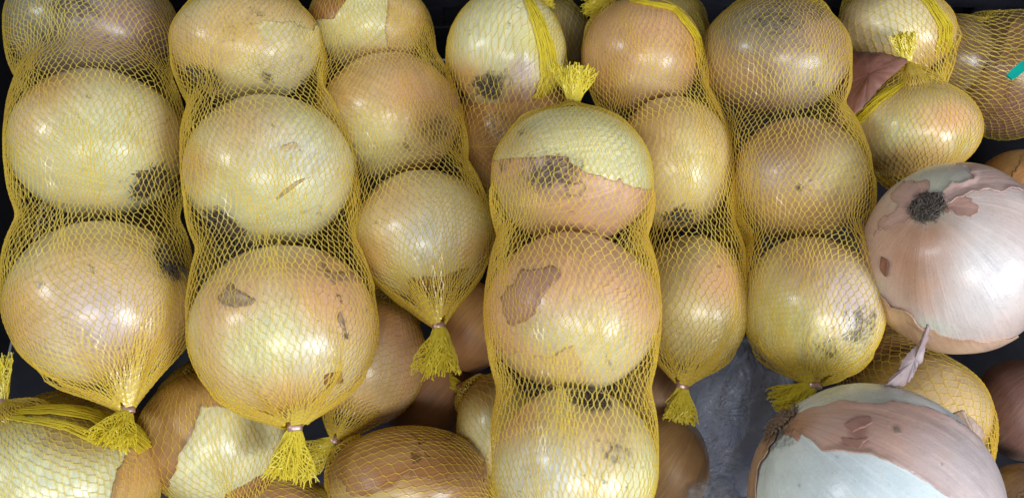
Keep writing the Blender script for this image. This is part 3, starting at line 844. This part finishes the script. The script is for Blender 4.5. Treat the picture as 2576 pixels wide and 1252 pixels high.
def net_bag(label, keys, start, end, cells=86, row=0.0062, seed=1, tension=0.85, pleat=0.16, tassels=(), clips=(True, True), twist=0.15,
            pre=None, strand=0.00015, category='net bag', slack=0.0030):
    r = np.random.default_rng(seed)
    ons = [ONIONS[k] for k in keys]
    A = at(*start)[0]; Z = at(*end)[0]
    pts = [A]+[o.c for o in ons]+[Z]
    dense = catmull(pts, 120)
    sl = np.concatenate([[0], np.cumsum(np.linalg.norm(np.diff(dense, axis=0), axis=1))])
    N = 240
    s = np.linspace(0, sl[-1], N)
    C = np.stack([np.interp(s, sl, dense[:, k]) for k in range(3)], -1)
    tan = nrm(np.gradient(C, axis=0))
    # frames carried along the axis
    e = np.zeros_like(C)
    e[0] = nrm(np.cross(tan[0], [0.0, 0.0, 1.0]) if abs(tan[0][2]) < 0.9 else np.cross(tan[0], [1.0, 0, 0]))
    for i in range(1, N):
        v = e[i-1]-tan[i]*(e[i-1]@tan[i])
        e[i] = v/np.linalg.norm(v)
    g = np.cross(tan, e)
    Mp = 96
    phi = np.arange(Mp)*2*math.pi/Mp
    D = e[:, None, :]*np.cos(phi)[None, :, None]+g[:, None, :]*np.sin(phi)[None, :, None]
    raw = np.zeros((N, Mp))
    for o in ons:
        q = ((C-o.c) @ o.B.T)/o.R
        dd = (D @ o.B.T)/o.R
        qa = (dd*dd).sum(-1); qb = (dd*q[:, None, :]).sum(-1); qc = ((q*q).sum(-1)-1)[:, None]
        disc = qb*qb-qa*qc
        t = np.where(disc > 0, (-qb+np.sqrt(np.maximum(disc, 0)))/qa, 0)
        ok = ((q*q).sum(-1) < 1.0)[:, None] & (t > 0)
        hit = nrm((q[:, None, :]+dd*t[..., None])[ok])
        tf = np.zeros_like(t)
        tf[ok] = t[ok]*o.factor(hit)
        raw = np.maximum(raw, tf)
    raw[raw > 0] += 0.0004
    rmin = 0.0018
    base = np.maximum(raw, rmin)
    H = np.stack([hull(s, base[:, k]) for k in range(Mp)], 1)
    R = base*(1-tension)+H*tension
    ker = np.exp(-0.5*(np.arange(-9, 10)/3.5)**2); ker /= ker.sum()
    Rp = np.pad(R, ((9, 9), (0, 0)), mode='edge')
    R = sum(ker[i]*Rp[i:i+N] for i in range(19))
    # slack pleats that gather towards the two ends
    inside = raw.max(1) > 0.004
    first, last = np.argmax(inside), N-1-np.argmax(inside[::-1])
    idx = np.arange(N)
    w0 = np.clip(1-(idx)/max(first+22, 1), 0, 1); w1 = np.clip(1-(N-1-idx)/max(N-1-last+22, 1), 0, 1)
    w = (np.maximum(w0, w1)**0.7)[:, None]
    pl = (np.sin(phi*7+r.uniform(0, 6))+0.6*np.sin(phi*12+r.uniform(0, 6))+0.4*np.sin(phi*3+r.uniform(0, 6)))[None, :]
    for a0, a1 in ((0, first+14), (N-1, last-14)):
        xx = np.clip((idx-a0)/(a1-a0), 0, 1)
        R = R+(slack*4*xx*(1-xx)*(((idx-a0)/(a1-a0)) <= 1))[:, None]
    R = R*(1+pleat*w*pl*0.5)
    # slight loose undulation of the net
    und = np.sin(phi[None, :]*2+s[:, None]*40+r.uniform(0, 6))*np.sin(s[:, None]*70+r.uniform(0, 6))
    R = R+0.0010*np.maximum(und, -0.3)*(raw < R-0.002)
    R = np.maximum(R, np.maximum(raw, rmin))
    rm = R.mean(1)
    sm = np.concatenate([[0], np.cumsum(np.hypot(np.diff(s), np.diff(rm)))])
    rows = max(8, int(round(sm[-1]/(row*0.5))))
    su = np.interp(np.linspace(0, sm[-1], rows), sm, s)           # axis station of every row
    tw = r.uniform(-1, 1)*twist
    ii = np.arange(cells)
    J = np.arange(rows)
    PH = (2*ii[None, :]+(J % 2)[:, None])*math.pi/cells
    SS = np.repeat(su[:, None], cells, 1)
    PH = PH+tw*(SS/s[-1]*6)+0.12*np.sin(2*PH+SS*18+r.uniform(0, 6))+0.07*np.sin(3*PH-SS*55+r.uniform(0, 6))+0.03*np.sin(7*PH+SS*90+r.uniform(0, 6))
    SS = SS+0.0022*np.sin(PH*2+r.uniform(0, 6))+0.0014*np.sin(PH*5+SS*60)+r.normal(0, 0.00018, SS.shape)
    PH = PH+r.normal(0, 0.010, PH.shape)
    SS = np.clip(SS, 0, s[-1])
    def surf(S, F_):
        x = np.clip(S/s[-1]*(N-1), 0, N-1.001); i0 = x.astype(int); fx = x-i0
        y = (F_/(2*math.pi)*Mp) % Mp; j0 = y.astype(int) % Mp; j1 = (j0+1) % Mp; fy = y-np.floor(y)
        rr = (R[i0, j0]*(1-fy)+R[i0, j1]*fy)*(1-fx)+(R[i0+1, j0]*(1-fy)+R[i0+1, j1]*fy)*fx
        cc = C[i0]*(1-fx)[..., None]+C[i0+1]*fx[..., None]
        ee = e[i0]*(1-fx)[..., None]+e[i0+1]*fx[..., None]
        gg = g[i0]*(1-fx)[..., None]+g[i0+1]*fx[..., None]
        return cc+ee*(rr*np.cos(F_))[..., None]+gg*(rr*np.sin(F_))[..., None]
    hk = 0.16*np.gradient(su)[:, None]*np.ones((1, cells))
    K0 = surf(np.clip(SS-hk, 0, s[-1]), PH)       # both ends of every knot
    K1 = surf(np.clip(SS+hk, 0, s[-1]), PH)
    du = np.gradient(K0, axis=0); dv = np.roll(K0, -1, axis=1)-np.roll(K0, 1, axis=1)
    NN = nrm(np.cross(dv, du)+1e-12)
    axis_pt = np.stack([np.interp(su, s, C[:, k]) for k in range(3)], -1)[:, None, :]
    NN = np.where(((NN*(K0-axis_pt)).sum(-1, keepdims=True)) < 0, -NN, NN)
    pn = np.concatenate([np.concatenate([NN[j], NN[j]]) for j in range(rows-1)])
    paths = []
    for j in range(rows-1):
        if j % 2 == 0:
            left, right = np.roll(K0[j+1], 1, axis=0), K0[j+1]
        else:
            left, right = K0[j+1], np.roll(K0[j+1], -1, axis=0)
        paths.append(np.stack([K1[j], left], 1)); paths.append(np.stack([K1[j], right], 1))
    paths = np.concatenate(paths)
    keep = r.uniform(0, 1, len(paths)) > 0.008
    Rs = np.interp(SS.ravel(), s, rm).reshape(SS.shape)
    xi = np.clip(SS/s[-1]*(N-1), 0, N-1).astype(int); yi = (PH/(2*math.pi)*Mp).astype(int) % Mp
    free = sstep(0.0006, 0.003, (R-raw)[xi, yi])                 # strands that span a gap are not pressed flat
    fat = (1+0.55*free)*(1+0.5*sstep(0.022, 0.006, Rs))
    fp = np.concatenate([np.concatenate([fat[j], fat[j]]) for j in range(rows-1)])
    V1, F1 = tubes(paths[keep], strand*fp[keep]*r.uniform(0.8, 1.2, keep.sum()), 3, normals=np.repeat(pn[keep][:, None, :], 2, 1))
    kn = np.stack([K0, K1], 2).reshape(-1, 2, 3)
    V2, F2 = tubes(kn, strand*1.6*fat.ravel()*r.uniform(0.85, 1.2, len(kn)), 3, normals=np.repeat(NN.reshape(-1, 1, 3), 2, 1))
    bag = thing('net_bag', label, category, ons[0].c, 'yellow net bags')
    off = ons[0].c
    net = mesh_from('netting', np.concatenate([V1, V2])-off, np.concatenate([F1, F2+len(V1)]), [M_STRAND, M_KNOT], bag, smooth=False,
                    mat_index=np.concatenate([np.zeros(len(F1)), np.ones(len(F2))]))
    net['kind'] = 'stuff'
    if clips[0]:
        clip_band(A-off, tan[0], bag)
    if clips[1]:
        clip_band(Z-off, tan[-1], bag)
    for (which, tx, ty, th, spread, cnt) in tassels:
        p = A if which == 0 else Z
        tassel(p-off, at(tx, ty, th)[0]-off, bag, spread, seed*13+which, cnt)
    return bag

U = 0.000205
net_bag('leftmost net bag holding three onions, tied at its lower end', ['A1', 'A2', 'A3'], (240, -150, .08), (320, 1030, .104), seed=3,
        tassels=[(1, 285, 1108, .110, 0.0098, 220)], clips=(False, True))
net_bag('second net bag from the left, big bright yellow tassel at its lower end', ['B1', 'B2', 'B3'], (610, -90, .085), (742, 1072, .100), seed=5,
        tassels=[(1, 728, 1188, .092, 0.0105, 260)], clips=(False, True))
net_bag('third net bag from the left, clip and tassel beside the central bag', ['C1', 'C2', 'C3'], (890, -110, .06), (1105, 818, .088), seed=7,
        tassels=[(1, 1112, 922, .092, 0.0095, 200)], clips=(False, True))
net_bag('net bag tucked under the second bag, pinched at its lower left', ['D1'], (1010, 700, .03), (842, 1106, .050), cells=58, seed=9,
        tassels=[(1, 768, 1160, .05, 0.009, 130)], clips=(False, True))
net_bag('net bag with the bare-patched onion below the two leftmost bags', ['R1'], (480, 910, .05), (640, 1340, .03), cells=64, seed=11, clips=(False, False))
e_bag = net_bag('net bag knotted at the top edge, top middle of the heap', ['E1', 'E2'], (1325, -2, .082), (1300, 560, .02), cells=64, seed=13,
        tassels=[(0, 1385, -4, .085, 0.006, 110)], clips=(True, False))
net_bag('dim net round the olive onion at the crate wall', ['EB'], (1395, -30, .02), (1420, 210, .01), cells=40, seed=15, clips=(False, False))
net_bag('central net bag lying on top of the others, tassel pointing up', ['F1', 'F2', 'F3'], (1443, 262, .128), (1440, 1440, .125), seed=17,
        tassels=[(0, 1447, 178, .134, 0.0085, 210)], clips=(True, False), twist=.05, slack=0.0015)
g_bag = net_bag('net bag right of the central bag, short tassel at its lower end', ['G1', 'G2', 'G3'], (1555, -4, .08), (1718, 968, .078), seed=19,
        tassels=[(0, 1480, 6, .082, 0.008, 120), (1, 1708, 1048, .076, 0.0075, 150)], cells=66)
net_bag('dim net tapering to a point at the crate wall right of centre', ['GB'], (1610, 0, .02), (1772, 112, .04), cells=44, seed=21, clips=(False, False))
net_bag('net bag beside the loose onions, tassel touching the biggest onion', ['H1', 'H2', 'H3'], (1990, -45, .09), (2050, 966, .094), seed=23,
        tassels=[(1, 1972, 1026, .088, 0.009, 170)], clips=(False, True), tension=.78)
i_bag = net_bag('crumpled net over the onion at the upper right', ['I1'], (2200, -110, .05), (2360, 235, .055), cells=60, seed=25, pleat=.35, clips=(False, False))
k_bag = net_bag('net bag gathered into a knot above the pear-shaped onion', ['I2'], (2282, 158, .095), (2300, 500, .06), cells=64, seed=27, pleat=.30,
        tassels=[(0, 2274, 92, .104, 0.0065, 150)], clips=(False, False))
net_bag('dark net at the right edge below the green strip', ['J1', 'J2'], (2340, 70, .03), (2760, 300, .01), cells=60, seed=29, clips=(False, False))
net_bag('net stretched between the two big loose onions', ['N2', 'N1'], (2140, 760, .02), (2490, 1180, .05), cells=50, seed=31, pleat=.2, tension=1.0, clips=(False, False))
qb = net_bag('bottom left net bag gathered at the left edge', ['Q2', 'Q1'] if False else ['Q1'], (10, 1013, .094), (330, 1480, .06), seed=33, pleat=.25, tension=1.0,
        tassels=[(0, -6, 915, .094, 0.007, 140)], clips=(True, False))
net_bag('net round the small brown onion at the bottom left', ['Q2'], (60, 1020, .085), (400, 1130, .03), cells=50, seed=34, pleat=.3, clips=(False, False))
net_bag('net bag of the rusty onion at the bottom edge, neck to the left', ['S1'], (835, 1140, .045), (1290, 1330, .04), cells=62, seed=35, pleat=.2, clips=(False, False))
net_bag('dim net at the bottom edge under the second bag tassel', ['S2'], (580, 1200, .02), (830, 1270, .02), cells=44, seed=37, clips=(False, False))
net_bag('small net bag left of the central bag, clip at its upper left', ['U1'], (1163, 972, .030), (1290, 1290, .03), cells=44, seed=39,
        tassels=[(0, 1098, 958, .012, 0.008, 60)], clips=(True, False))

def surface_fold(bag, key, line, width, count, seed, lift=0.028):
    """a doubled fold of net lying along an onion: zigzag strands between face places"""
    o = ONIONS[key]
    r = np.random.default_rng(seed)
    line = np.asarray(line, float)
    sl = np.concatenate([[0], np.cumsum(np.linalg.norm(np.diff(line, axis=0), axis=1))])
    n = 16
    t = np.linspace(0, 1, n)
    L = np.stack([np.interp(t*sl[-1], sl, line[:, k]) for k in range(2)], -1)
    tg = np.gradient(L, axis=0); tg /= np.linalg.norm(tg, axis=1, keepdims=True)
    sd = np.stack([-tg[:, 1], tg[:, 0]], -1)
    lat = np.linspace(-1, 1, count)
    paths, norm = [], []
    for k in range(count):
        w = width*(0.25+0.75*t**0.6)*(lat[k]+r.normal(0, .05))+0.02*width*8/count*((-1)**(np.arange(n)+k))+r.normal(0, .006, n)
        q = L+sd*w[:, None]
        h_ = lift+0.022*(1-lat[k]**2)*np.sin(k*0.9)+0.006*r.normal()
        pp = np.array([o.surface(x, y, h_) for x, y in q])
        paths.append(pp); norm.append(nrm(pp-o.c))
    off = np.array(bag.location)
    V, F = tubes(np.array(paths)-off, r.uniform(0.00022, 0.00034, count), 3, normals=np.array(norm))
    return mesh_from('gathered_fold', V, F, [M_TASSEL], bag, smooth=False)
surface_fold(e_bag, 'E1', [(.33, .86), (.50, .5), (.66, .05), (.72, -.4), (.62, -.75)], .17, 46, 4)
surface_fold(i_bag, 'I1', [(.1, .95), (.5, .6), (.78, .1), (.8, -.45)], .12, 30, 5)
surface_fold(g_bag, 'G1', [(-.2, .9), (.5, .75), (.85, .3), (.95, -.2)], .08, 24, 6)
surface_fold(k_bag, 'I2', [(-.1, .95), (-.5, .55), (-.85, .1)], .12, 26, 7)

qo = ONIONS['Q1'].c
surface_fold(qb, 'Q1', [(-.55, .84), (-.2, .90), (.2, .84), (.52, .66), (.75, .40)], .12, 44, 8, lift=.06)
surface_fold(qb, 'Q1', [(-.60, .80), (-.35, .74), (.0, .66), (.3, .48)], .07, 26, 9, lift=.05)

# ------------------------------------------------------------------ loose dry skins, plastic film, green strip
def sheet(name, outline, parent=None, cols=((0.5, 0.3, 0.2),), bulge=0.0, seed=1, mat=None, crumple=0.0008, thick=0.0004, loc=None):
    """a thin dry skin or film: outline points in space, filled by rings towards the middle, with thickness"""
    pts = np.asarray(outline, float)
    per = np.concatenate([pts, pts[:1]])
    sl = np.concatenate([[0], np.cumsum(np.linalg.norm(np.diff(per, axis=0), axis=1))])
    n = 72
    q = np.linspace(0, sl[-1], n, endpoint=False)
    ring = np.stack([np.interp(q, sl, per[:, k]) for k in range(3)], -1)
    r = np.random.default_rng(seed)
    cen = pts.mean(0)
    ring = ring+r.normal(0, 0.00025, ring.shape)
    u, sv, vt = np.linalg.svd(pts-cen)
    nor = vt[2]*(1 if vt[2] @ (CAM-cen) > 0 else -1)
    V = []
    m = 14
    for i in range(m):
        f = 1-i/m
        p = cen+(ring-cen)*f
        V.append(p+nor*(bulge*(1-f*f))+nor*(crumple*snoise(p*1000, 0.25, seed, 3))[:, None])
    V = np.concatenate(V+[[cen+nor*bulge]])
    F = []
    for i in range(m-1):
        for k in range(n):
            F.append([i*n+k, i*n+(k+1) % n, (i+1)*n+(k+1) % n, (i+1)*n+k])
    for k in range(n):
        F.append([(m-1)*n+k, (m-1)*n+(k+1) % n, m*n])
    off = np.array(loc if loc is not None else cen)
    o = mesh_from(name, V-off, F, [mat or M_PEEL], parent)
    w = sstep(-0.6, 0.6, snoise(V*1000, 0.12, seed+3, 2))[:, None]
    T = np.array(cols[0])*(1-w)+np.array(cols[-1])*w
    a = o.data.attributes.new('tint', 'FLOAT_COLOR', 'POINT')
    a.data.foreach_set('color', np.concatenate([T, np.ones((len(T), 1))], 1).astype(np.float32).ravel())
    md = o.modifiers.new('solid', 'SOLIDIFY'); md.thickness = thick; md.offset = 0
    if parent is None:
        o.location = off
    return o

# dry flap standing up from the biggest onion
mo = ONIONS['M1']
fl = [(2222, 972, .150), (2262, 930, .158), (2270, 905, .162), (2295, 878, .166), (2310, 868, .168), (2325, 838, .173), (2334, 812, .178),
      (2338, 816, .178), (2334, 845, .173), (2318, 905, .165), (2305, 925, .161), (2300, 945, .156), (2272, 972, .150)]
sheet('dry_flap', [at(*p)[0] for p in fl], mo.ob, ((0.62, 0.52, 0.54), (0.52, 0.38, 0.36)), 0.002, 5, loc=mo.c)
fl = [(2395, 1040, .125), (2418, 1030, .128), (2450, 1055, .126), (2476, 1090, .122), (2470, 1110, .120), (2484, 1150, .115), (2480, 1190, .11), (2462, 1160, .118), (2440, 1110, .124), (2412, 1070, .126)]
sheet('dry_flap', [at(*p)[0] for p in fl], mo.ob, ((0.60, 0.44, 0.34), (0.50, 0.34, 0.22)), 0.001, 6, loc=mo.c)
fl = [(1985, 1075, .135), (1960, 1120, .125), (1925, 1170, .115), (1892, 1230, .105), (1888, 1275, .100), (1905, 1270, .105), (1915, 1225, .112), (1950, 1160, .125), (1985, 1110, .138)]
sheet('dry_flap', [at(*p)[0] for p in fl], mo.ob, ((0.42, 0.22, 0.14), (0.30, 0.15, 0.10)), 0.001, 8, loc=mo.c)
# ragged dry neck of the biggest onion
r = np.random.default_rng(5)
K = 110
tt = np.linspace(0, 1, 6)
nk = []
for k in range(K):
    u = r.uniform(0, 1)
    dx, dy = -.74+.22*u+r.normal(0, .012), .56+.17*u+r.normal(0, .018)
    d2 = r.normal(0, .035, 2)+np.array([-.045, .03])
    nk.append([mo.surface(dx+d2[0]*t, dy+d2[1]*t, 0.012+0.045*t*r.uniform(.2, 1))-mo.c for t in tt])
V, F = tubes(np.array(nk), r.uniform(0.0003, 0.0009, K), 4, [1, 1, .9, .8, .55, .25])
mesh_from('dry_neck', V, F, [M_STEM], mo.ob)

# red-brown skin between the bags at the upper right
pl = [(2095, 128, .086), (2180, 132, .094), (2230, 136, .098), (2286, 150, .101), (2262, 175, .101), (2220, 215, .099), (2190, 250, .096), (2150, 290, .09), (2095, 340, .08)]
o = sheet('onion_skin', [at(*p)[0] for p in pl], None, ((0.42, 0.20, 0.15), (0.30, 0.13, 0.09)), 0.006, 9, thick=0.0006)
o['label'] = 'pointed red-brown dry onion skin wedged between the upper right bags'; o['category'] = 'onion skin'

# green strip
p0, p1 = at(2538, 196, .088)[0], at(2640, 120, .092)[0]
d = nrm(p1-p0); nn = nrm(np.cross(d, [0.1, 0.2, 1])); zz = np.cross(nn, d)
V, F = [], []
for i in range(9):
    t = i/8
    c_ = p0+(p1-p0)*t+zz*0.002*math.sin(3*t)
    for a_, b_ in ((-1, -1), (1, -1), (1, 1), (-1, 1)):
        V.append(tuple(c_+nn*0.0026*a_*(1 if i else .8)+zz*0.0006*b_-p0))
for i in range(8):
    for k in range(4):
        F.append([i*4+k, i*4+(k+1) % 4, (i+1)*4+(k+1) % 4, (i+1)*4+k])
F.append([3, 2, 1, 0]); F.append([32, 33, 34, 35])
o = mesh_from('plastic_strip', V, F, [M_GREEN], None, smooth=False)
o.location = p0
o['label'] = 'bright green plastic strip lying on the net at the right edge'; o['category'] = 'plastic strip'

# crumpled clear film bags
def film(px, py, rx, ry, h, rz, label, seed, res=(120, 180), crumple=0.085):
    c, t = at(px, py, h)
    k = t/FPX
    nt_, np_ = res
    th = np.linspace(0, math.pi, nt_+1); ph = np.arange(np_)*2*math.pi/np_
    TH, PHI = np.meshgrid(th, ph, indexing='ij')
    Uv = np.stack([np.sin(TH)*np.cos(PHI), np.sin(TH)*np.sin(PHI), np.cos(TH)], -1).reshape(-1, 3)
    rid = 1-2*np.abs(snoise(Uv, 2.6, seed, 2))
    rid2 = 1-2*np.abs(snoise(Uv+0.15*snoise(Uv, 3, seed+2)[:, None], 6.5, seed+1, 2))
    rr = 1+crumple*rid+crumple*0.45*rid2
    V = Uv*rr[:, None]*np.array([rx*k, ry*k, rz])
    idx = np.arange((nt_+1)*np_).reshape(nt_+1, np_); nx = np.roll(idx, -1, 1)
    Fq = np.stack([idx[:-1], idx[1:], nx[1:], nx[:-1]], -1).reshape(-1, 4)
    o = mesh_from('plastic_bag', V, Fq, [M_FILM])
    o.location = c
    o['label'] = label; o['category'] = 'plastic bag'; o['group'] = 'clear plastic bags'
    return o
film(1852, 1040, 150, 185, 0.035, 0.030, 'cloudy clear plastic bag between the tassels beside the biggest onion', 3)
film(1795, 1270, 62, 58, 0.060, 0.014, 'small crumpled clear plastic at the bottom edge beside the biggest onion', 8, (40, 60), 0.2)
